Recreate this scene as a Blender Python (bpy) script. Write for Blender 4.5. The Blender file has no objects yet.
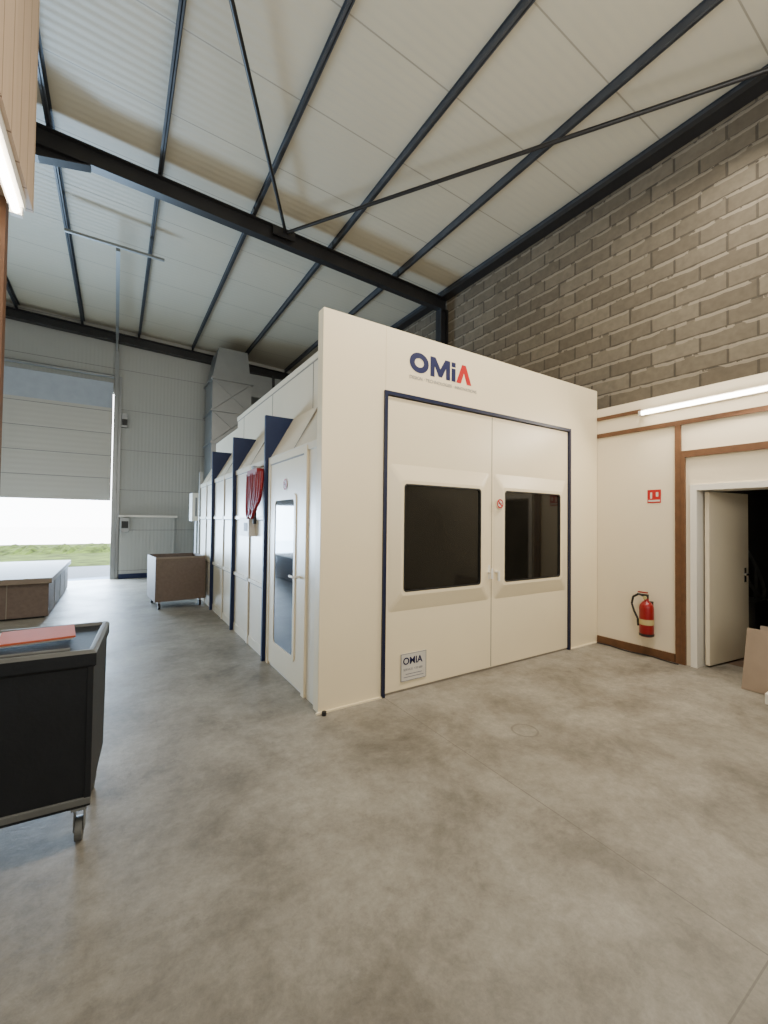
import bpy, bmesh, math, random
from mathutils import Vector, Matrix
random.seed(3)
scene=bpy.context.scene
COL=scene.collection

# ------------------------------------------------------------------ materials
def new_mat(name):
    m=bpy.data.materials.new(name); m.use_nodes=True
    nt=m.node_tree; b=nt.nodes["Principled BSDF"]
    return m,nt,b
def N(nt,t,**kw):
    n=nt.nodes.new(t)
    for k,v in kw.items(): setattr(n,k,v)
    return n
def c4(c): return (c[0],c[1],c[2],1)
def mat(name,col,rough=0.5,metal=0.0,var=0.06,scale=6.0,bump=0.0,bscale=60,spec=0.5):
    m,nt,b=new_mat(name)
    tc=N(nt,"ShaderNodeTexCoord"); no=N(nt,"ShaderNodeTexNoise"); no.inputs["Scale"].default_value=scale; no.inputs["Detail"].default_value=5
    nt.links.new(tc.outputs["Object"],no.inputs["Vector"])
    r=N(nt,"ShaderNodeValToRGB")
    r.color_ramp.elements[0].position=0.3; r.color_ramp.elements[1].position=0.7
    r.color_ramp.elements[0].color=c4([x*(1-var) for x in col]); r.color_ramp.elements[1].color=c4([min(1,x*(1+var)) for x in col])
    nt.links.new(no.outputs["Fac"],r.inputs["Fac"]); nt.links.new(r.outputs["Color"],b.inputs["Base Color"])
    b.inputs["Roughness"].default_value=rough; b.inputs["Metallic"].default_value=metal
    b.inputs["Specular IOR Level"].default_value=spec
    if bump>0:
        n2=N(nt,"ShaderNodeTexNoise"); n2.inputs["Scale"].default_value=bscale; nt.links.new(tc.outputs["Object"],n2.inputs["Vector"])
        bp=N(nt,"ShaderNodeBump"); bp.inputs["Strength"].default_value=bump; bp.inputs["Distance"].default_value=0.01
        nt.links.new(n2.outputs["Fac"],bp.inputs["Height"]); nt.links.new(bp.outputs["Normal"],b.inputs["Normal"])
    return m
def emis(name,col,s):
    m,nt,b=new_mat(name)
    b.inputs["Base Color"].default_value=c4(col); b.inputs["Emission Color"].default_value=c4(col); b.inputs["Emission Strength"].default_value=s
    return m
def math_n(nt,op,a,b=None,c=None):
    n=N(nt,"ShaderNodeMath",operation=op)
    for i,v in enumerate((a,b,c)):
        if v is None: continue
        if isinstance(v,(int,float)): n.inputs[i].default_value=v
        else: nt.links.new(v,n.inputs[i])
    return n.outputs[0]
def seam(nt,coord,period,offset,width):
    a=math_n(nt,"SUBTRACT",coord,offset); a=math_n(nt,"DIVIDE",a,period); fr=math_n(nt,"FRACT",a)
    d=math_n(nt,"SUBTRACT",fr,0.5); d=math_n(nt,"ABSOLUTE",d); 
    return math_n(nt,"GREATER_THAN",d,0.5-width/period/2)
def mixc(nt,fac,a,b):
    n=N(nt,"ShaderNodeMix",data_type='RGBA')
    nt.links.new(fac,n.inputs[0]) if not isinstance(fac,float) else setattr(n.inputs[0],"default_value",fac)
    for s,v in ((6,a),(7,b)):
        if isinstance(v,(tuple,list)): n.inputs[s].default_value=c4(v)
        else: nt.links.new(v,n.inputs[s])
    return n.outputs[2]

M={}
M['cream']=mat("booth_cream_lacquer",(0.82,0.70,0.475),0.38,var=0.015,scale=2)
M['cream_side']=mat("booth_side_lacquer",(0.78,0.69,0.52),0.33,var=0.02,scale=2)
M['seam']=mat("panel_seam",(0.26,0.22,0.17),0.6)
M['navy']=mat("navy_paint",(0.004,0.008,0.036),0.4)
M['navy2']=mat("navy_fin",(0.006,0.015,0.060),0.5,spec=0.35)
M['logo_navy']=mat("logo_navy",(0.002,0.005,0.055),0.5)
M['logo_red']=mat("logo_red",(0.45,0.003,0.005),0.5)
M['grey_ink']=mat("grey_ink",(0.20,0.20,0.22),0.6)
M['white']=mat("white_plastic",(0.78,0.74,0.66),0.45,var=0.02)
M['whitewall']=mat("white_wall_panel",(0.78,0.68,0.50),0.5,var=0.02,scale=1.5)
M['red']=mat("extinguisher_red",(0.25,0.003,0.004),0.35)
M['black']=mat("black_rubber",(0.012,0.012,0.012),0.5)
M['brown']=mat("brown_wood_trim",(0.125,0.055,0.022),0.5,var=0.15,scale=12)
M['steel']=mat("dark_painted_steel",(0.014,0.014,0.016),0.4,var=0.15)
M['purlin']=mat("purlin_steel",(0.055,0.06,0.07),0.4,metal=0.2,var=0.2)
M['galv']=mat("galvanised_steel",(0.26,0.27,0.27),0.38,metal=0.65,var=0.05,scale=3)
M['cart']=mat("cart_dark_plastic",(0.008,0.009,0.011),0.5,var=0.15,bump=0.1,spec=0.3)
M['cart_in']=mat("cart_rim_grey",(0.11,0.11,0.10),0.5,var=0.15)
M['orange']=mat("orange_folder",(0.42,0.09,0.035),0.6,spec=0.2)
M['paper']=mat("paper",(0.60,0.56,0.49),0.7)
M['board']=mat("kraft_board",(0.27,0.20,0.14),0.7,var=0.08)
M['boardtop']=mat("beige_laminate",(0.24,0.19,0.145),0.6,var=0.05,spec=0.2)
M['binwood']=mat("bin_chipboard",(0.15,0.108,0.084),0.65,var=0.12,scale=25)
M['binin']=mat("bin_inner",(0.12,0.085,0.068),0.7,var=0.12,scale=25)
M['glassdark']=mat("dark_window_glass",(0.010,0.009,0.007),0.05,var=0.3,scale=1.5,spec=0.35)
M['doorglass']=mat("door_glass",(0.03,0.042,0.06),0.05,var=0.35,scale=4,spec=0.5)
M['yellow']=mat("label_yellow",(0.50,0.40,0.17),0.6)
M['chrome']=mat("satin_metal",(0.6,0.6,0.6),0.25,metal=1)
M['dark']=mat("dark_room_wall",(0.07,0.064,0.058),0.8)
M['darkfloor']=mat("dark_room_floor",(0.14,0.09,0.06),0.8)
M['tube']=emis("fluorescent_tube",(1.0,0.93,0.80),22)
M['grass']=mat("grass",(0.040,0.066,0.009),0.95,var=0.7,scale=2,spec=0.1)
M['pave']=mat("outside_paving",(0.08,0.12,0.17),0.8)
M['pale']=mat("pale_yard",(0.9,0.9,0.88),0.9)

m,nt,b=new_mat("wood_cladding"); tc=N(nt,"ShaderNodeTexCoord"); sp=N(nt,"ShaderNodeSeparateXYZ"); nt.links.new(tc.outputs["Object"],sp.inputs[0])
mp=N(nt,"ShaderNodeMapping"); mp.inputs["Scale"].default_value=(8,8,0.8); nt.links.new(tc.outputs["Object"],mp.inputs[0])
no=N(nt,"ShaderNodeTexNoise"); no.inputs["Scale"].default_value=2; no.inputs["Detail"].default_value=6; nt.links.new(mp.outputs[0],no.inputs["Vector"])
col=mixc(nt,no.outputs["Fac"],(0.46,0.32,0.21),(0.60,0.45,0.31))
s=seam(nt,sp.outputs["Y"],0.22,0.0,0.012); col=mixc(nt,s,col,(0.24,0.155,0.09)); nt.links.new(col,b.inputs["Base Color"]); b.inputs["Roughness"].default_value=0.6
M['ply']=m

# concrete floor
m,nt,b=new_mat("concrete_floor"); tc=N(nt,"ShaderNodeTexCoord"); O=tc.outputs["Object"]
sp=N(nt,"ShaderNodeSeparateXYZ"); nt.links.new(O,sp.inputs[0])
def noise(sc,det=8,ro=0.6,dist=0.0,vec=None):
    n=N(nt,"ShaderNodeTexNoise"); n.inputs["Scale"].default_value=sc; n.inputs["Detail"].default_value=det; n.inputs["Roughness"].default_value=ro; n.inputs["Distortion"].default_value=dist
    nt.links.new(O if vec is None else vec,n.inputs["Vector"]); return n.outputs["Fac"]
def ramp(f,stops):
    r=N(nt,"ShaderNodeValToRGB"); e=r.color_ramp.elements
    while len(e)<len(stops): e.new(0.5)
    for i,(p,c) in enumerate(stops): e[i].position=p; e[i].color=c4(c)
    nt.links.new(f,r.inputs[0]); return r.outputs[0]
base=ramp(noise(1.5,13,0.70,0.25),[(0.32,(0.125,0.109,0.084)),(0.43,(0.200,0.178,0.141)),(0.54,(0.268,0.243,0.197)),(0.70,(0.35,0.322,0.267))])
fine=ramp(noise(15,10,0.85,0.2),[(0.34,(0.70,0.70,0.70)),(0.66,(1.18,1.18,1.18))])
mul=N(nt,"ShaderNodeMix",data_type='RGBA',blend_type='MULTIPLY'); mul.inputs[0].default_value=0.9; nt.links.new(base,mul.inputs[6]); nt.links.new(fine,mul.inputs[7])
spk=ramp(noise(3.3,14,0.88,0.3),[(0.56,(0,0,0)),(0.65,(1,1,1))])
sf=math_n(nt,"MULTIPLY",spk,0.45)
col=mixc(nt,sf,mul.outputs[2],(0.105,0.089,0.067))
lt=ramp(noise(2.4,13,0.85,0.4),[(0.57,(0,0,0)),(0.70,(1,1,1))]); lf=math_n(nt,"MULTIPLY",lt,0.28); col=mixc(nt,lf,col,(0.43,0.40,0.345))
def line(coord,at,w):
    d=math_n(nt,"SUBTRACT",coord,at); d=math_n(nt,"ABSOLUTE",d); return math_n(nt,"LESS_THAN",d,w)
j=math_n(nt,"MAXIMUM",line(sp.outputs["X"],1.95,0.003),line(sp.outputs["Y"],0.52,0.003))
j=math_n(nt,"MULTIPLY",j,0.6)
col=mixc(nt,j,col,(0.09,0.075,0.058))
cbx=math_n(nt,"SUBTRACT",sp.outputs["X"],2.52); cby=math_n(nt,"SUBTRACT",sp.outputs["Y"],2.02)
rd=math_n(nt,"SQRT",math_n(nt,"ADD",math_n(nt,"MULTIPLY",cbx,cbx),math_n(nt,"MULTIPLY",cby,cby)))
rg=math_n(nt,"LESS_THAN",math_n(nt,"ABSOLUTE",math_n(nt,"SUBTRACT",rd,0.09)),0.008); col=mixc(nt,math_n(nt,"MULTIPLY",rg,0.5),col,(0.10,0.09,0.07))
nt.links.new(col,b.inputs["Base Color"])
rr=N(nt,"ShaderNodeMapRange"); nt.links.new(noise(1.7),rr.inputs[0]); rr.inputs[3].default_value=0.36; rr.inputs[4].default_value=0.62; nt.links.new(rr.outputs[0],b.inputs["Roughness"])
bp=N(nt,"ShaderNodeBump"); bp.inputs["Strength"].default_value=0.2; bp.inputs["Distance"].default_value=0.01; nt.links.new(noise(30),bp.inputs["Height"]); nt.links.new(bp.outputs[0],b.inputs["Normal"])
M['floor']=m

# block wall
m,nt,b=new_mat("concrete_block_wall"); tc=N(nt,"ShaderNodeTexCoord"); sp=N(nt,"ShaderNodeSeparateXYZ"); nt.links.new(tc.outputs["Object"],sp.inputs[0])
cb=N(nt,"ShaderNodeCombineXYZ"); nt.links.new(sp.outputs["Y"],cb.inputs[0]); nt.links.new(sp.outputs["Z"],cb.inputs[1])
br=N(nt,"ShaderNodeTexBrick"); nt.links.new(cb.outputs[0],br.inputs["Vector"])
br.inputs["Scale"].default_value=1; br.inputs["Brick Width"].default_value=0.5; br.inputs["Row Height"].default_value=0.2; br.inputs["Mortar Size"].default_value=0.014; br.inputs["Mortar Smooth"].default_value=0.4
br.inputs["Color1"].default_value=c4((0.108,0.088,0.060)); br.inputs["Color2"].default_value=c4((0.158,0.132,0.093)); br.inputs["Mortar"].default_value=c4((0.068,0.056,0.040)); br.inputs["Bias"].default_value=-0.1
no=N(nt,"ShaderNodeTexNoise"); no.inputs["Scale"].default_value=14; no.inputs["Detail"].default_value=8; nt.links.new(tc.outputs["Object"],no.inputs["Vector"])
rp=N(nt,"ShaderNodeValToRGB"); rp.color_ramp.elements[0].color=(0.6,0.6,0.6,1); rp.color_ramp.elements[1].color=(1.35,1.35,1.35,1); nt.links.new(no.outputs["Fac"],rp.inputs[0])
mul=N(nt,"ShaderNodeMix",data_type='RGBA',blend_type='MULTIPLY'); mul.inputs[0].default_value=0.8; nt.links.new(br.outputs["Color"],mul.inputs[6]); nt.links.new(rp.outputs[0],mul.inputs[7])
n3=N(nt,"ShaderNodeTexNoise"); n3.inputs["Scale"].default_value=5; n3.inputs["Detail"].default_value=6; nt.links.new(tc.outputs["Object"],n3.inputs["Vector"]); g3=math_n(nt,"GREATER_THAN",n3.outputs["Fac"],0.44)
zw=math_n(nt,"MULTIPLY_ADD",math_n(nt,"SUBTRACT",n3.outputs["Fac"],0.5),0.06,sp.outputs["Z"])
wv=math_n(nt,"FRACT",math_n(nt,"DIVIDE",zw,0.2)); bj=math_n(nt,"GREATER_THAN",wv,0.82)
bf=math_n(nt,"MULTIPLY",math_n(nt,"MULTIPLY",bj,g3),0.7)
cc=mixc(nt,bf,mul.outputs[2],(0.26,0.222,0.165))
nt.links.new(cc,b.inputs["Base Color"]); b.inputs["Roughness"].default_value=0.9
bp=N(nt,"ShaderNodeBump"); bp.inputs["Strength"].default_value=0.6; bp.inputs["Distance"].default_value=0.01; bp.invert=True; nt.links.new(br.outputs["Fac"],bp.inputs["Height"]); nt.links.new(bp.outputs[0],b.inputs["Normal"])
M['block']=m

def ribbed(name,col,seamcol,rib_axis,rib_p,seam_axis,seam_p,off,rough=0.5,bumpd=0.004,seam_w=0.015):
    m,nt,b=new_mat(name); tc=N(nt,"ShaderNodeTexCoord"); sp=N(nt,"ShaderNodeSeparateXYZ"); nt.links.new(tc.outputs["Object"],sp.inputs[0])
    no=N(nt,"ShaderNodeTexNoise"); no.inputs["Scale"].default_value=0.7; no.inputs["Detail"].default_value=5; nt.links.new(tc.outputs["Object"],no.inputs["Vector"])
    cc=mixc(nt,no.outputs["Fac"],[x*0.94 for x in col],[min(1,x*1.05) for x in col])
    s=seam(nt,sp.outputs[seam_axis],seam_p,off,seam_w); cc=mixc(nt,s,cc,seamcol)
    nt.links.new(cc,b.inputs["Base Color"]); b.inputs["Roughness"].default_value=rough
    w=math_n(nt,"MULTIPLY",sp.outputs[rib_axis],2*math.pi/rib_p); w=math_n(nt,"SINE",w)
    h=math_n(nt,"MULTIPLY_ADD",s,-3.0,w)
    bp=N(nt,"ShaderNodeBump"); bp.inputs["Strength"].default_value=0.5; bp.inputs["Distance"].default_value=bumpd; nt.links.new(h,bp.inputs["Height"]); nt.links.new(bp.outputs[0],b.inputs["Normal"])
    return m
M['ceil']=ribbed("roof_sandwich_panel",(0.50,0.463,0.365),(0.31,0.28,0.22),"Y",0.10,"Y",1.0,0.35,0.45,bumpd=0.0022)
M['farwall']=ribbed("wall_sandwich_panel",(0.39,0.395,0.37),(0.22,0.22,0.21),"X",0.08,"Z",1.0,0.2,0.5,bumpd=0.002)
M['secdoor']=ribbed("sectional_door_panel",(0.50,0.49,0.445),(0.22,0.22,0.22),"Z",0.12,"Z",0.55,1.92,0.5,bumpd=0.0012)
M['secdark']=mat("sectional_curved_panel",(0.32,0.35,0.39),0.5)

# ------------------------------------------------------------------ builder
class B:
    def __init__(s,name): s.name=name; s.v=[]; s.f=[]; s.mi=[]; s.mats=[]; s.sm=[]
    def m(s,k):
        mm=M[k]
        if mm not in s.mats: s.mats.append(mm)
        return s.mats.index(mm)
    def add(s,vs,fs,k,smooth=False,T=None):
        o=len(s.v); s.v+=[Vector(p) if T is None else T@Vector(p) for p in vs]; i=s.m(k)
        for f in fs: s.f.append([o+a for a in f]); s.mi.append(i); s.sm.append(smooth)
    def box(s,x0,x1,y0,y1,z0,z1,k,T=None):
        vs=[(x,y,z) for x in (x0,x1) for y in (y0,y1) for z in (z0,z1)]
        s.add(vs,[(0,1,3,2),(4,6,7,5),(0,4,5,1),(2,3,7,6),(0,2,6,4),(1,5,7,3)],k,T=T)
    def prism(s,poly,axis,a,b,k,T=None):
        def P(p,t): return {'x':(t,p[0],p[1]),'y':(p[0],t,p[1]),'z':(p[0],p[1],t)}[axis]
        n=len(poly); vs=[P(p,a) for p in poly]+[P(p,b) for p in poly]
        fs=[tuple(range(n)),tuple(range(2*n-1,n-1,-1))]+[(i,(i+1)%n,n+(i+1)%n,n+i) for i in range(n)]
        s.add(vs,fs,k,T=T)
    def loops(s,Ls,k,T=None,cap=None):
        n=len(Ls[0]); vs=[p for L in Ls for p in L]; fs=[]
        for a in range(len(Ls)-1):
            for i in range(n): fs.append((a*n+i,a*n+(i+1)%n,(a+1)*n+(i+1)%n,(a+1)*n+i))
        s.add(vs,fs,k,T=T)
        if cap: s.add(Ls[-1],[tuple(range(n))],cap,T=T)
    def cyl(s,p0,p1,r,k,n=16,r2=None,T=None,caps=True):
        p0=Vector(p0);p1=Vector(p1); d=(p1-p0).normalized(); a=d.orthogonal().normalized(); bb=d.cross(a); r2=r if r2 is None else r2
        vs=[p0+(a*math.cos(t)+bb*math.sin(t))*r for t in [2*math.pi*i/n for i in range(n)]]+[p1+(a*math.cos(t)+bb*math.sin(t))*r2 for t in [2*math.pi*i/n for i in range(n)]]
        s.add(vs,[(i,(i+1)%n,n+(i+1)%n,n+i) for i in range(n)],k,True,T)
        if caps: s.add(vs,[tuple(range(n-1,-1,-1)),tuple(range(n,2*n))],k,False,T)
    def tube(s,pts,r,k,n=8,T=None):
        for a,b2 in zip(pts,pts[1:]): s.cyl(a,b2,r,k,n,T=T)
    def rev(s,prof,cx,cy,k,n=24,T=None):
        vs=[(cx+r*math.cos(2*math.pi*i/n),cy+r*math.sin(2*math.pi*i/n),z) for r,z in prof for i in range(n)]
        fs=[(a*n+i,a*n+(i+1)%n,(a+1)*n+(i+1)%n,(a+1)*n+i) for a in range(len(prof)-1) for i in range(n)]
        s.add(vs,fs,k,True,T)
    def done(s,parent=None,bevel=0.0):
        me=bpy.data.meshes.new(s.name)
        lo=Vector([min(p[i] for p in s.v) for i in range(3)]); hi=Vector([max(p[i] for p in s.v) for i in range(3)])
        keep = s.name.startswith(("floor","ceiling","wall_","door_2")) or parent is not None
        org=Vector((0,0,0)) if keep else Vector(((lo.x+hi.x)/2,(lo.y+hi.y)/2,lo.z))
        me.from_pydata([p-org for p in s.v],[],s.f)
        for mm in s.mats: me.materials.append(mm)
        for i,p in enumerate(me.polygons): p.material_index=s.mi[i]; p.use_smooth=s.sm[i]
        bm=bmesh.new(); bm.from_mesh(me); bmesh.ops.recalc_face_normals(bm,faces=bm.faces); bm.to_mesh(me); bm.free()
        o=bpy.data.objects.new(s.name,me); o.location=org; COL.objects.link(o)
        if bevel>0:
            md=o.modifiers.new("bevel","BEVEL"); md.width=bevel; md.segments=2; md.limit_method='ANGLE'; md.angle_limit=math.radians(40)
        if parent: o.parent=parent
        return o
def empty(name,loc=(0,0,0)):
    e=bpy.data.objects.new(name,None); COL.objects.link(e); e.empty_display_size=0.2; return e
def rrect(a0,a1,b0,b1,r,n=5):
    pts=[]
    for cx,cy,st in ((a1-r,b1-r,0),(a0+r,b1-r,90),(a0+r,b0+r,180),(a1-r,b0+r,270)):
        for i in range(n+1):
            t=math.radians(st+90*i/n); pts.append((cx+r*math.cos(t),cy+r*math.sin(t)))
    return pts
def text_obj(name,body,size,loc,rot,k,parent,align='LEFT',off=0.0):
    c=bpy.data.curves.new(name,"FONT"); c.body=body; c.size=size; c.extrude=0.0005; c.align_x=align; c.offset=off
    t=bpy.data.objects.new(name+"_tmp",c); COL.objects.link(t); bpy.context.view_layer.update()
    me=bpy.data.meshes.new_from_object(t.evaluated_get(bpy.context.evaluated_depsgraph_get()))
    bpy.data.objects.remove(t); o=bpy.data.objects.new(name,me); me.materials.clear(); me.materials.append(M[k]); COL.objects.link(o)
    o.location=loc; o.rotation_euler=rot; o.parent=parent; return o

XL,XR,YB,YF=-6.0,5.4,-4.0,12.3
def zroof(x): return 5.855+(5.4-x)*0.033     # top of rafters
# ------------------------------------------------------------------ shell
b=B("floor"); b.box(XL-.2,XR+.2,YB-.2,YF,-0.2,0,'floor'); b.done()
b=B("ground_outside"); b.box(-25,15,YF,16,-0.25,-0.02,'pave'); b.box(-30,20,16,30,-0.25,-0.03,'grass'); b.box(-40,30,30,80,-0.25,-0.03,'pale'); b.done()
b=B("grass_verge"); n=120
vs=[];fs=[]
for r,(y,hh) in enumerate(((22,0),(23,.16),(24.5,.22),(26,0))):
    for i in range(n+1): vs.append((-14+16*i/n,y+random.uniform(-.2,.2),-.03+(hh*random.uniform(.4,1.5) if hh else 0)))
for r in range(3):
    for i in range(n): a=r*(n+1)+i; fs.append((a,a+1,a+n+2,a+n+1))
b.add(vs,fs,'grass'); b.done()
b=B("ceiling"); th=.16
b.prism([(XL-.2,zroof(XL-.2)+th),(XR+.2,zroof(XR+.2)+th),(XR+.2,zroof(XR+.2)+th+.1),(XL-.2,zroof(XL-.2)+th+.1)],'y',YB-.2,YF+.2,'ceil'); b.done()
b=B("wall_right"); b.box(XR,XR+.2,YB,YF,2.9,zroof(XR)+th,'block'); b.box(XR,XR+.2,3.0,YF,0,2.9,'block'); b.box(XR,XR+.2,YB,0.9,0,2.9,'block'); b.done()
XP=5.16
DY0,DY1=1.10,1.97
b=B("wall_panelled"); b.box(XP,XR,DY1,3.04,0,2.95,'whitewall'); b.box(XP,XR,DY0,DY1,1.88,2.95,'whitewall'); b.box(XP,XR,YB,DY0,0,2.95,'whitewall'); b.done()
b=B("wall_left"); b.box(XL-.2,XL,YB,YF,0,zroof(XL)+th,'farwall'); b.done()
b=B("wall_back"); b.prism([(XL,0),(XR,0),(XR,zroof(XR)+th),(XL,zroof(XL)+th)],'y',YB-.2,YB,'farwall'); b.done()
b=B("wall_far"); 
b.prism([(-0.1,0),(XR,0),(XR,zroof(XR)+th),(-0.1,zroof(-.1)+th)],'y',YF,YF+.2,'farwall')
b.prism([(XL,0),(-4.2,0),(-4.2,zroof(-4.2)+th),(XL,zroof(XL)+th)],'y',YF,YF+.2,'farwall')
b.prism([(-4.2,4.6),(-0.1,4.6),(-0.1,zroof(-.1)+th),(-4.2,zroof(-4.2)+th)],'y',YF,YF+.2,'farwall')
b.done()
b=B("door_2")   # sectional overhead door, half raised
b.box(-4.15,-0.12,YF-.02,YF+.05,1.92,4.2,'secdoor')
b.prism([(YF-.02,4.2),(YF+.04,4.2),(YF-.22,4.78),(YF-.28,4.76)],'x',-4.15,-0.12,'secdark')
for x in (-0.06,-4.24):
    b.box(x-.03,x+.05,YF-.12,YF-.02,0,5.6,'galv')
    b.box(x-.03,x+.03,8.0,YF-.3,5.82,5.88,'galv')
    b.tube([(x,YF-.07,5.6),(x,YF-.15,5.78),(x,YF-.3,5.85)],.03,'galv')
b.cyl((-4.2,YF-.15,4.95),(-.1,YF-.15,4.95),.04,'galv')
b.done()
b=B("trim_7"); b.box(-.75,0.6,7.9,7.94,5.84,5.88,'galv'); b.done()
b=B("trim_1"); b.box(0.0,0.06,YF-.06,YF-.001,0,5.0,'galv'); b.done()
b=B("trim_2"); b.box(0.08,1.3,YF-.12,YF-.001,0,1.52,'farwall'); b.box(0.06,1.35,YF-.2,YF-.001,1.52,1.57,'white'); b.box(0.08,1.3,YF-.13,YF-.001,0,0.12,'navy2'); b.done()
b=B("electrical_box"); b.box(0.1,0.28,YF-.24,YF-.121,1.15,1.5,'galv'); b.box(0.12,0.26,YF-.245,YF-.24,1.25,1.42,'black'); b.done(bevel=.01)
b=B("electrical_box"); b.box(.065,0.2,YF-.10,YF-.001,3.75,4.1,'galv'); b.box(.075,0.19,YF-.11,YF-.10,3.8,3.95,'black'); b.done(bevel=.01)
b=B("control_cabinet"); b.box(1.36,1.62,YF-2.6,YF-2.2,1.45,2.05,'white'); b.box(1.42,1.46,YF-2.605,YF-2.6,1.55,1.95,'grey_ink'); b.box(1.50,1.56,YF-2.606,YF-2.6,1.8,1.86,'black'); b.box(1.46,1.52,YF-2.5,YF-2.3,0,1.45,'galv'); b.done(bevel=.01)

frame=empty("roof_trim_steel_frame")
def isec(b,p0,p1,h,w,k,tf=.015):
    for (za,zb,ww) in ((0,-tf,w),(-tf,-h+tf,.012),(-h+tf,-h,w)):
        vs=[]
        for (x,y,z) in (p0,p1):
            vs+=[(x,y-ww/2,z+za),(x,y+ww/2,z+za),(x,y+ww/2,z+zb),(x,y-ww/2,z+zb)]
        b.add(vs,[(0,1,2,3),(7,6,5,4),(0,4,5,1),(1,5,6,2),(2,6,7,3),(3,7,4,0)],k)
RY=6.25; RH=.24
for n,ry in enumerate((RY,0.3)):
    b=B("rafter_%d"%(n+1))
    isec(b,(XL+.02,ry,zroof(XL)),(XR-.02,ry,zroof(XR)),RH,.13,'steel')
    def zz(x,d): return zroof(x)-RH-d
    b.prism([(-2.2,zz(-2.2,0)),(-2.2,zz(-2.2,.2)),(-.85,zz(-.85,.13)),(-.35,zz(-.35,0))],'y',ry-.01,ry+.01,'steel')
    b.prism([(-2.2,zz(-2.2,.2)),(-.85,zz(-.85,.13)),(-.35,zz(-.35,0)),(-.35,zz(-.35,.015)),(-.85,zz(-.85,.145)),(-2.2,zz(-2.2,.215))],'y',ry-.065,ry+.065,'steel')
    b.box(1.9,2.25,ry-.09,ry-.07,zroof(2)-.16,zroof(2)-.02,'steel')
    b.done(frame)
    b=B("column_%d"%(n+1)); b.box(XR-.2,XR-.185,ry-.08,ry+.08,0.003,zroof(XR)-RH,'steel'); b.box(XR-.185,XR-.035,ry-.006,ry+.006,0.003,zroof(XR)-RH,'steel'); b.box(XR-.035,XR-.02,ry-.08,ry+.08,0.003,zroof(XR)-RH,'steel')
    if ry>1: b.done(frame)
b=B("rafter_3"); isec(b,(XL+.02,YF-.12,zroof(XL)),(XR-.02,YF-.12,zroof(XR)),.22,.16,'steel'); b.done(frame)
for n,x in enumerate((-5.6,-4.4,-3.2,-1.95,-0.76,0.40,1.64,2.92,4.22,5.30)):
    b=B("purlin_%d"%(n+1)); z=zroof(x)
    b.box(x-.03,x+.02,YB+.01,YF-.01,z+.04,z+.045,'purlin'); b.box(x-.005,x+.005,YB+.01,YF-.01,z+.04,z+.155,'purlin'); b.box(x-.02,x+.04,YB+.01,YF-.01,z+.152,z+.157,'purlin')
    for ry in (RY,.3): b.box(x-.02,x-.005,ry-.05,ry+.05,z,z+.14,'steel')
    if x>5.2: b.box(x-.1,x+.08,YB+.01,YF-.01,z-.03,z+.03,'steel')
    b.done(frame)
def brace(n,p0,p1):
    b=B("wind_brace_%d"%n); b.cyl(p0,p1,.024,'steel',12); b.done(frame)
brace(1,(2.08,RY-.12,zroof(2)-.08),(-1.05,0.38,zroof(-1)-.08))
brace(2,(2.12,RY-.12,zroof(2)-.08),(5.22,1.1,zroof(5.2)-.08))

b=B("trim_3"); b.box(XP-.025,XP,2.50,3.02,2.80,2.84,'brown'); b.box(XP-.025,XP,YB,3.02,2.58,2.63,'brown'); b.box(XP-.028,XP,2.085,2.14,0.0,2.58,'brown'); b.done()
b=B("trim_4"); b.box(XP-.03,XP,0.9,2.083,2.22,2.29,'brown'); b.box(XP-.03,XP,2.045,2.083,0,2.22,'brown'); b.done()
b=B("baseboard_right"); b.box(XP-.02,XP,2.15,3.02,0,.09,'brown'); b.box(XP-.02,XP,YB,.98,0,.09,'brown'); b.done()
b=B("trim_5"); b.box(XP-.02,XR+.1,DY1-.03,DY1+.03,0,1.92,'white'); b.box(XP-.02,XR+.1,DY0-.05,DY0,0,1.92,'white'); b.box(XP-.02,XR+.1,DY0,DY1-.03,1.86,1.92,'white'); b.done()
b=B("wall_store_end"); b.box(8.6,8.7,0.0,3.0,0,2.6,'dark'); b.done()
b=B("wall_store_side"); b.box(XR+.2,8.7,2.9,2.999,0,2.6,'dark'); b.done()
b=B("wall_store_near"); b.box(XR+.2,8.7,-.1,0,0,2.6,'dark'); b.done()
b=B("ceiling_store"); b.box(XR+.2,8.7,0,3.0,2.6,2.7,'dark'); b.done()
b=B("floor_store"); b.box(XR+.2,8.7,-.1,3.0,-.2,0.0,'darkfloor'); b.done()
b=B("coiled_hose"); pts=[(7.2+.25*math.cos(t/3),2.1+.25*math.sin(t/3)*.5,.9+.35*math.sin(t/3)) for t in range(20)]+[(7.3,2.1,.02)]; b.tube(pts,.02,'cart_in'); b.box(7.0,7.5,2.0,2.4,0,.5,'cart_in'); b.done()
T=Matrix.Translation((XP+.1,DY1-.05,0))@Matrix.Rotation(math.radians(-7),4,'Z')
b=B("door_1"); b.box(0.02,.8,-.04,0,.02,1.85,'whitewall',T=T); b.cyl((.72,-.04,.95),(.72,-.09,.95),.012,'chrome',T=T); b.tube([(.72,-.09,.95),(.62,-.09,.95)],.011,'chrome',T=T); b.box(.70,.745,-.046,-.04,.86,1.02,'chrome',T=T); b.done()

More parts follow.
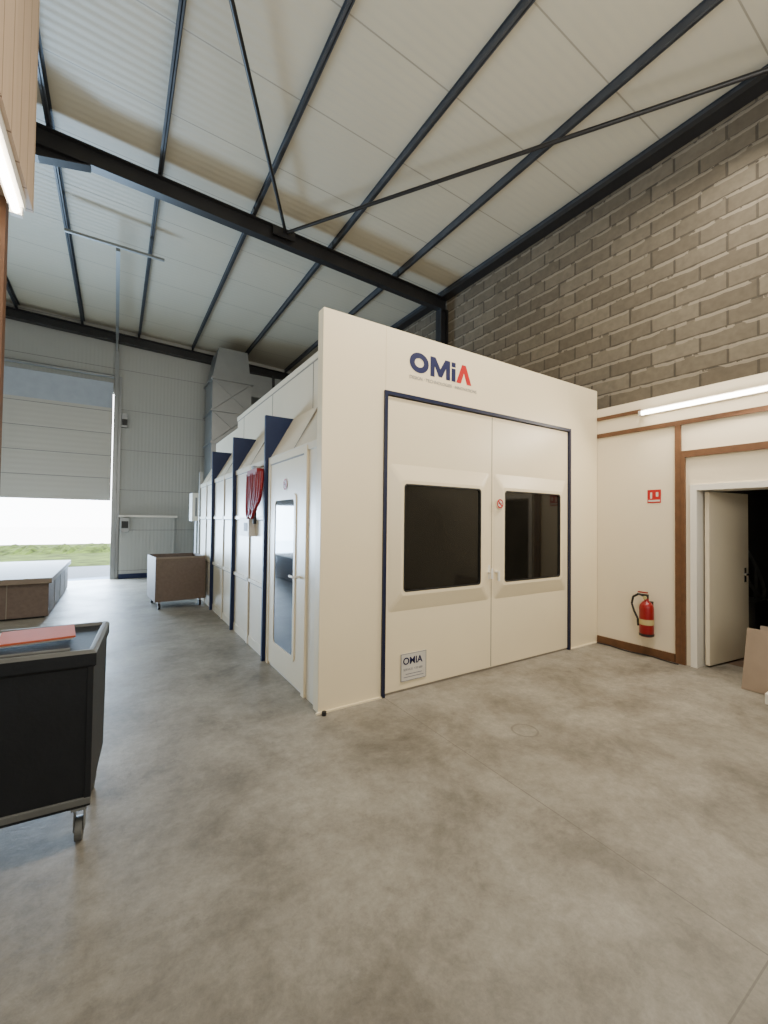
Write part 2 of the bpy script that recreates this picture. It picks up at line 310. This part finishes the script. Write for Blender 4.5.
b=B("fluorescent_strip_light"); b.box(XP-.06,XP,1.0,2.48,2.755,2.815,'white'); b.cyl((XP-.085,1.03,2.775),(XP-.085,2.45,2.775),.022,'tube'); b.box(XP-.11,XP-.05,1.0,1.03,2.745,2.80,'white'); b.box(XP-.11,XP-.05,2.45,2.48,2.745,2.80,'white'); b.done()
b=B("fluorescent_strip_light"); b.box(-.60,-.52,2.1,3.42,3.42,3.499,'white'); b.cyl((-.56,2.14,3.395),(-.56,3.38,3.395),.022,'tube'); b.box(-.59,-.53,2.1,2.14,3.37,3.42,'white'); b.box(-.59,-.53,3.38,3.42,3.37,3.42,'white'); b.done()
b=B("wall_timber_bulkhead"); b.box(-2.2,-.5,1.0,3.55,3.5,5.6,'ply'); b.done()
b=B("trim_6"); b.box(-2.2,-.62,3.46,3.54,3.35,3.499,'brown'); b.box(-.70,-.62,3.46,3.54,0,3.35,'brown'); b.done()

# ------------------------------------------------------------------ paint booth
booth=empty("paint_spray_booth")
X0,Y0,H=1.35,3.03,3.19
Xa,Xb,Xm,Hd=1.94,4.56,3.254,2.61
b=B("facade")
b.box(X0,Xa,Y0,Y0+.1,0,H,'cream'); b.box(Xb,XP-.005,Y0,Y0+.1,0,H,'cream'); b.box(Xa,Xb,Y0,Y0+.1,Hd,H,'cream')
b.box(Xa,Xb,Y0+.06,Y0+.1,0,Hd,'cream')
b.done(booth,.004)
b=B("door_frame"); w=.032
b.box(Xa-w/2,Xa+w/2,Y0-.02,Y0+.06,0,Hd+w/2,'navy'); b.box(Xb-w/2,Xb+w/2,Y0-.02,Y0+.06,0,Hd+w/2,'navy'); b.box(Xa+w/2,Xb-w/2,Y0-.02,Y0+.06,Hd-w/2,Hd+w/2,'navy')
b.done(booth)
def leaf(name,a0,a1,wx0,wx1):
    b=B(name); y=Y0+.005
    b.box(a0,a1,y,y+.045,.022,Hd-.025,'cream')
    def L(pts,yy): return [(p[0],yy,p[1]) for p in pts]
    z0,z1=.88,1.83
    o=rrect(a0+.03,a1-.03,z0-.17,z1+.17,.03); mo=rrect(wx0-.03,wx1+.03,z0-.03,z1+.03,.045); g0=rrect(wx0,wx1,z0,z1,.035)
    gi=rrect(wx0+.012,wx1-.012,z0+.012,z1-.012,.03)
    b.loops([L(o,y-.001),L(mo,y-.045),L(g0,y-.045)],'cream')
    b.loops([L(g0,y-.046),L(gi,y-.046),L(gi,y-.03)],'black')
    b.add(L(gi,y-.03),[tuple(range(len(gi)))],'glassdark')
    return b
b=leaf("door_leaf_left",Xa+.02,Xm-.004,2.12,3.06)
b.cyl((Xm-.05,Y0+.005,.99),(Xm-.05,Y0-.05,.99),.012,'white'); b.tube([(Xm-.05,Y0-.05,1.03),(Xm-.05,Y0-.05,.93)],.014,'white'); b.box(Xm-.075,Xm-.025,Y0-.002,Y0+.005,.92,1.06,'white')
b.done(booth)
b=leaf("door_leaf_right",Xm+.004,Xb-.02,3.40,4.34)
b.cyl((Xm+.05,Y0+.005,.99),(Xm+.05,Y0-.05,.99),.012,'white'); b.tube([(Xm+.05,Y0-.05,1.0),(Xm+.05,Y0-.05,.90)],.014,'white')
b.done(booth)
b=B("door_gap"); b.box(Xm-.004,Xm+.004,Y0+.003,Y0+.055,.03,Hd-.03,'seam')
b.box(Xa+.02,Xb-.02,Y0+.012,Y0+.03,0.0,.03,'seam')
b.done(booth)
def round_sign(name,c,axis,r):
    b=B(name); n=28
    def P(u,v,d): return (c[0]+u,c[1]-d,c[2]+v) if axis=='y' else (c[0]-d,c[1]-u,c[2]+v)
    def ring(ra,rb,d,k):
        vs=[P(ra*math.cos(2*math.pi*i/n),ra*math.sin(2*math.pi*i/n),d) for i in range(n)]+[P(rb*math.cos(2*math.pi*i/n),rb*math.sin(2*math.pi*i/n),d) for i in range(n)]
        b.add(vs,[(i,(i+1)%n,n+(i+1)%n,n+i) for i in range(n)],k)
    ring(0.0001,r,.002,'paper'); ring(r*.70,r,.003,'logo_red')
    q=r*.8; t=r*.12; b.add([P(-q*.7-t,q*.7-t,.0035),P(-q*.7+t,q*.7+t,.0035),P(q*.7+t,-q*.7+t,.0035),P(q*.7-t,-q*.7-t,.0035)],[(0,1,2,3)],'logo_red')
    b.add([P(-q*.6,-t*.8,.003),P(q*.6,-t*.8,.003),P(q*.6,t*.8,.003),P(-q*.6,t*.8,.003)],[(0,1,2,3)],'black')
    b.done(booth)
round_sign("no_smoking_sticker",(3.325,Y0-.043,1.69),'y',.048)
b=B("logo"); yl=Y0-.003
lx,lz,lh=2.19,2.85,.185
def pl(pts,k): b.prism([(lx+p[0],lz+p[1]) for p in pts],'y',yl,Y0,k)
n=32; Lo=[(lx+.11+.11*math.cos(2*math.pi*i/n),yl,lz+lh/2+.0925*math.sin(2*math.pi*i/n)) for i in range(n)]; Li=[(lx+.11+.052*math.cos(2*math.pi*i/n),yl,lz+lh/2+.042*math.sin(2*math.pi*i/n)) for i in range(n)]
b.loops([Lo,Li],'logo_navy')
pl([(.24,0),(.24,lh),(.30,lh),(.36,.085),(.42,lh),(.48,lh),(.48,0),(.43,0),(.43,.105),(.38,.01),(.34,.01),(.29,.105),(.29,0)],'logo_navy')
pl([(.50,0),(.50,.125),(.55,.125),(.55,0)],'logo_navy'); pl([(.50,.14),(.50,lh),(.55,lh),(.55,.14)],'logo_navy')
pl([(.56,0),(.635,lh),(.685,lh),(.76,0),(.70,0),(.66,.11),(.62,0)],'logo_red')
b.done(booth)
text_obj("logo_tagline","DESIGN · TECHNOLOGIES · INNOVATIONS",.043,(2.19,Y0-.003,2.785),(math.pi/2,0,0),'grey_ink',booth)
b=B("label"); b.box(2.13,2.41,Y0-.004,Y0+.004,.09,.33,'paper')
for x0,x1,z0,z1 in ((2.13,2.41,.09,.095),(2.13,2.41,.325,.33),(2.13,2.135,.09,.33),(2.405,2.41,.09,.33),(2.16,2.38,.12,.126),(2.18,2.36,.145,.151)): b.box(x0,x1,Y0-.005,Y0-.0035,z0,z1,'grey_ink')
b.done(booth)
text_obj("label_text","OMIA",.085,(2.15,Y0-.005,.235),(math.pi/2,0,0),'logo_navy',booth,off=.002)
text_obj("label_small_text","SERVICE  +33 000",.028,(2.155,Y0-.005,.18),(math.pi/2,0,0),'grey_ink',booth)
YE=8.75; XS=1.38; XU=1.64
b=B("body"); Yb0=Y0+.1
b.prism([(XS,0),(XS,2.15),(XU,2.62),(XU,3.15),(5.12,3.15),(5.12,0)],'y',Yb0,7.0,'cream_side')
b.prism([(XS,0),(XS,2.15),(XU,2.62),(XU,2.98),(5.12,2.98),(5.12,0)],'y',7.0,YE,'cream_side')
b.box(XS-.012,XS,Yb0,YE,2.10,2.16,'cream_side'); b.box(XU-.012,XU,Yb0,7.0,3.09,3.15,'cream_side')
b.box(XS-.004,XS,4.5,YE,2.088,2.10,'seam'); b.box(XU-.004,XU,Yb0,7.0,3.078,3.09,'seam')
b.box(XS-.008,XS,4.5,YE,.0,.10,'cream_side')
for z in (.75,1.5): b.box(XS-.018,XS,4.5,YE,z,z+.04,'cream_side'); b.box(XS-.003,XS,4.5,YE,z-.016,z,'seam')
for y in (5.2,6.65,8.1): b.box(XS-.018,XS,y-.03,y+.03,0,2.15,'cream_side'); b.box(XS-.003,XS,y-.045,y-.03,0,2.15,'seam')
for y in (3.3,3.9,5.2,6.6): b.box(XU-.003,XU,y,y+.012,2.62,3.1,'seam')
for y in (3.7,5.2,6.65,8.1):
    b.prism([(XS-.01,2.15),(XS,2.17),(XU-.0,2.62),(XU-.012,2.63)],'y',y,y+.02,'seam')
b.done(booth)
for i,y in enumerate((4.47,5.93,7.40)):
    b=B("fin_%d"%(i+1))
    b.prism([(XS-.05,0),(XS-.05,2.62),(XU+.02,2.62),(XU+.02,2.5),(XS+.01,2.05),(XS+.01,0)],'y',y-.02,y+.02,'navy2'); b.done(booth)
b=B("end_post"); b.box(XS-.03,XS+.03,YE-.0,YE+.05,0,2.4,'galv'); b.done(booth)
b=B("personnel_door")
b.box(XS-.02,XS,3.36,3.42,0,2.14,'cream'); b.box(XS-.02,XS,4.36,4.42,0,2.14,'cream'); b.box(XS-.02,XS,3.42,4.36,2.08,2.14,'cream')
b.box(XS-.012,XS,3.43,4.35,.03,2.07,'cream'); 
def Lx(pts,xx): return [(xx,p[0],p[1]) for p in pts]
o=rrect(3.60,4.22,.22,1.74,.05); g=rrect(3.64,4.18,.27,1.69,.04)
b.loops([Lx(o,XS-.012),Lx(o,XS-.022),Lx(g,XS-.022),Lx(g,XS-.015)],'cream'); b.add(Lx(g,XS-.015),[tuple(range(len(g)))],'doorglass')
b.box(XS-.014,XS-.012,3.422,3.434,.03,2.07,'seam'); b.box(XS-.014,XS-.012,3.43,4.35,2.066,2.08,'seam')
b.cyl((XS-.012,3.50,1.0),(XS-.07,3.50,1.0),.012,'white'); b.tube([(XS-.07,3.50,1.0),(XS-.07,3.60,1.0)],.012,'white')
b.done(booth)
round_sign("no_smoking_sticker_side",(XS-.015,3.9,1.84),'x',.055)
b=B("gauge_box"); b.box(XS-.08,XS,4.95,5.4,1.30,1.52,'white'); b.box(XS-.085,XS-.08,5.0,5.15,1.36,1.46,'grey_ink'); b.done(booth,.008)
b=B("sill"); b.box(X0-.02,Xa,Y0-.02,Y0,0,.012,'cream'); b.box(Xb,XP-.03,Y0-.02,Y0,0,.012,'cream'); b.cyl((X0+.03,Y0-.05,0),(X0+.03,Y0-.05,.03),.018,'black'); b.done(booth)
hose=empty("red_air_hose")
b=B("coils")
for k in range(6):
    y0=4.62+.05*k; L=.36+.07*(k%3); xx=XS-.06-.014*(k%3)
    pts=[]
    for i in range(17):
        t=i/16; pts.append((xx-.02*math.sin(math.pi*t),y0+.11*math.cos(math.pi*(1-t)), 2.02-L*math.sin(math.pi*t)**0.7))
    b.tube(pts,.02,'red',8)
b.box(XS-.1,XS-.0,4.58,4.98,2.00,2.06,'red'); b.done(hose)
b=B("hook"); b.box(XS-.1,XS,4.72,4.80,2.06,2.1,'chrome'); b.tube([(XS-.08,4.7,1.6),(XS-.08,4.7,1.45)],.02,'black'); b.done(hose)

b=B("ventilation_duct")
b.box(1.95,2.9,11.0,12.0,0,5.0,'galv'); b.prism([(1.95,5.0),(2.9,5.0),(2.8,5.82),(2.1,5.82)],'y',11.05,11.95,'galv')
for z in (3.4,4.2,5.0): b.box(1.91,2.94,10.96,12.04,z-.02,z+.02,'galv')
for z0,z1 in ((3.42,4.18),(4.22,4.98)):
    b.tube([(1.97,10.995,z0),(2.88,10.995,z1)],.008,'galv'); b.tube([(1.97,10.995,z1),(2.88,10.995,z0)],.008,'galv')
b.box(2.9,4.3,11.2,11.9,4.75,5.35,'galv'); b.box(3.5,3.56,11.15,11.95,4.7,5.4,'steel'); b.box(4.3,4.36,11.1,12.0,4.6,5.5,'steel')
b.done()

# ------------------------------------------------------------------ fire extinguisher
fx,fy=XP-.095,2.40
fe=B("fire_extinguisher"); 
fe.rev([(0.001,.235),(.06,.235),(.07,.25),(.072,.30),(.072,.55),(.066,.585),(.045,.615),(.025,.63),(.022,.66)],fx,fy,'red')
fe.rev([(.0735,.37),(.0735,.43)],fx,fy,'yellow'); fe.rev([(.074,.245),(.074,.27)],fx,fy,'black')
fe.cyl((fx,fy,.65),(fx,fy,.70),.022,'black'); fe.box(fx-.012,fx+.012,fy-.02,fy+.10,.69,.705,'black'); fe.box(fx-.012,fx+.012,fy-.01,fy+.09,.715,.73,'red'); fe.cyl((fx-.03,fy,.67),(fx-.045,fy,.67),.02,'yellow')
fe.tube([(fx,fy+.02,.68),(fx-.01,fy+.08,.70),(fx-.01,fy+.14,.66),(fx-.01,fy+.155,.58),(fx-.01,fy+.13,.50),(fx-.01,fy+.09,.42),(fx-.01,fy+.085,.34)],.012,'black')
fe.box(fx+.05,XP,fy-.03,fy+.03,.30,.62,'black'); fe.done()
b=B("fire_extinguisher_sign"); b.box(XP-.006,XP,2.29,2.43,1.74,1.89,'logo_red')
b.box(XP-.007,XP-.006,2.30,2.42,1.755,1.775,'paper'); b.box(XP-.007,XP-.006,2.38,2.40,1.79,1.86,'paper'); b.box(XP-.007,XP-.006,2.315,2.34,1.81,1.86,'paper'); b.done()
b=B("power_cable"); pts=[(XP-.06+.02*math.sin(i*.9),3.0-i*.07,.008) for i in range(14)]; b.tube(pts,.007,'black'); b.done()

T=Matrix.Translation((4.86,0,0))@Matrix.Rotation(math.radians(16),4,'Y')
b=B("cardboard_sheet"); b.box(0,.012,.55,1.49,.004,.56,'board',T=T); b.box(.013,.022,.5,1.40,.004,.60,'boardtop',T=T); b.done()
b=B("cardboard_carton"); b.box(4.62,4.80,.85,1.26,0,.09,'white'); b.box(4.60,4.81,.9,1.2,.09,.10,'paper'); b.done(bevel=.004)

# ------------------------------------------------------------------ left objects
b=B("workbench")
b.box(-2.3,-.82,7.98,11.0,.03,.52,'binwood'); b.box(-2.35,-.78,7.92,11.05,.52,.60,'boardtop')
for y in (8.7,9.5,10.3): b.box(-.822,-.815,y,y+.012,.03,.52,'seam')
for x in (-1.3,-1.8): b.box(x,x+.012,7.972,7.98,.03,.52,'seam')
b.box(-2.25,-.87,8.03,10.95,0,.03,'black')
b.done(bevel=.006)
T=Matrix.Translation((.56,7.75,0))@Matrix.Rotation(math.radians(5),4,'Z')
b=B("storage_bin"); w,d,z0,z1,t=.77,.8,.13,.86,.02
b.box(0,w,0,t,z0,z1,'binwood',T=T); b.box(0,w,d-t,d,z0,z1,'binin',T=T); b.box(0,t,t,d-t,z0,z1,'binwood',T=T); b.box(w-t,w,t,d-t,z0,z1,'binwood',T=T); b.box(t,w-t,t,d-t,z0,z0+t,'binin',T=T)
b.box(0,w,-.006,0,z1-.03,z1,'boardtop',T=T)
for x in (.07,w-.07):
    for y in (.07,d-.07):
        b.box(x-.02,x+.02,y-.02,y+.02,.09,z0,'galv',T=T); b.cyl((x-.018,y,.05),(x+.018,y,.05),.05,'black',T=T)
b.done()
T=Matrix.Translation((-.07,2.33,0))@Matrix.Rotation(math.radians(-4),4,'Z')
b=B("utility_cart"); W,D=.66,.60
def ring(i,z): return [(-W+i,i,z),(-i,i,z),(-i,D-i,z),(-W+i,D-i,z)]
b.loops([ring(.015,.19),ring(.006,.20),ring(.0,.82),ring(-.01,.83),ring(-.01,.885)],'cart',T=T)
b.loops([ring(-.01,.885),ring(0,.90),ring(.02,.90),ring(.025,.885)],'cart_in',T=T,cap='cart')
b.box(-W+.02,-.02,.02,D-.02,.185,.20,'cart',T=T)
for x in (-W,-.025): b.box(x,x+.025,-.004,.012,.2,.83,'cart',T=T)
b.box(-W,0,-.006,0.02,.21,.24,'cart_in',T=T)
b.box(-W+.1,-.1,.06,.09,.885,.897,'cart_in',T=T)
for x in (-W+.09,-.05):
    for y in (.09,D-.09):
        b.box(x-.03,x+.03,y-.03,y+.03,.15,.19,'galv',T=T); b.box(x-.022,x-.016,y-.02,y+.03,.05,.16,'galv',T=T); b.box(x+.016,x+.022,y-.02,y+.03,.05,.16,'galv',T=T); b.cyl((x-.014,y+.01,.052),(x+.014,y+.01,.052),.052,'cart_in',T=T)
b.done(bevel=.004)
b=B("document_folder"); R2=T@Matrix.Translation((-.33,.33,0))@Matrix.Rotation(math.radians(9),4,'Z')
b.box(-.12,.2,-.13,.15,.902,.912,'paper',T=R2); b.box(-.08,.21,-.15,.12,.913,.922,'orange',T=R2); b.box(-.28,-.13,-.2,.1,.902,.908,'white',T=R2); b.done()

# ------------------------------------------------------------------ lights
def area(name,loc,target,sx,sy,power,col):
    l=bpy.data.lights.new(name,"AREA"); l.shape='RECTANGLE'; l.size=sx; l.size_y=sy; l.energy=power; l.color=col
    o=bpy.data.objects.new(name,l); o.location=loc; d=Vector(target)-Vector(loc); o.rotation_euler=d.to_track_quat('-Z','Y').to_euler(); COL.objects.link(o); return o
area("rear_fill",(0.5,YB+.1,3.0),(2.0,6,3.4),7,3.4,190,(1.0,0.955,0.87))  # added fill light behind the camera; the back wall has no opening
area("strip_light_glow",(XP-.14,1.75,2.72),(2.5,1.5,0.5),1.4,.08,30,(1,.90,.74))
area("overhead_fill",(2.8,1.3,5.3),(2.8,2.5,0),4.2,.4,200,(1,.93,.82))  # added fill from above the booth front, no fixture behind it
area("overhead_fill.001",(-2.6,5.0,5.2),(-2.6,5.0,0),.4,5,70,(1,.95,.88))  # second added overhead fill, unseen beyond the left of the frame
area("upward_fill",(1.5,-1.2,2.6),(1.8,1.5,6),5,.5,180,(1,.94,.83))  # unseen fill behind the camera, added to brighten the roof panels
area("upward_fill.001",(-3.0,6.0,2.8),(-1.5,6.5,6),.5,5,30,(1,.96,.9))  # added upward fill for the deeper roof, out of frame
area("daylight_door",(-2.1,YF+.3,1.1),(-1.0,6,0.0),4,1.8,1150,(0.50,0.73,1.0))
w=bpy.data.worlds.new("overcast"); scene.world=w; w.use_nodes=True
bg=w.node_tree.nodes["Background"]; bg.inputs[0].default_value=(0.95,0.97,1,1); bg.inputs[1].default_value=13.0

# ------------------------------------------------------------------ camera
f,yaw,pit,rol=419.15,0.5689,0.0212,0.0115
F=Vector((math.sin(yaw)*math.cos(pit),math.cos(yaw)*math.cos(pit),math.sin(pit)))
R0=Vector((math.cos(yaw),-math.sin(yaw),0)); U0=R0.cross(F)
R=R0*math.cos(rol)+U0*math.sin(rol); U=-R0*math.sin(rol)+U0*math.cos(rol)
cd=bpy.data.cameras.new("camera"); cd.sensor_fit='VERTICAL'; cd.sensor_height=36; cd.lens=f/1024*36; cd.clip_start=.05
co=bpy.data.objects.new("camera",cd); COL.objects.link(co)
mw=Matrix(((R.x,U.x,-F.x,0),(R.y,U.y,-F.y,0),(R.z,U.z,-F.z,1.5),(0,0,0,1))); co.matrix_world=mw
scene.camera=co
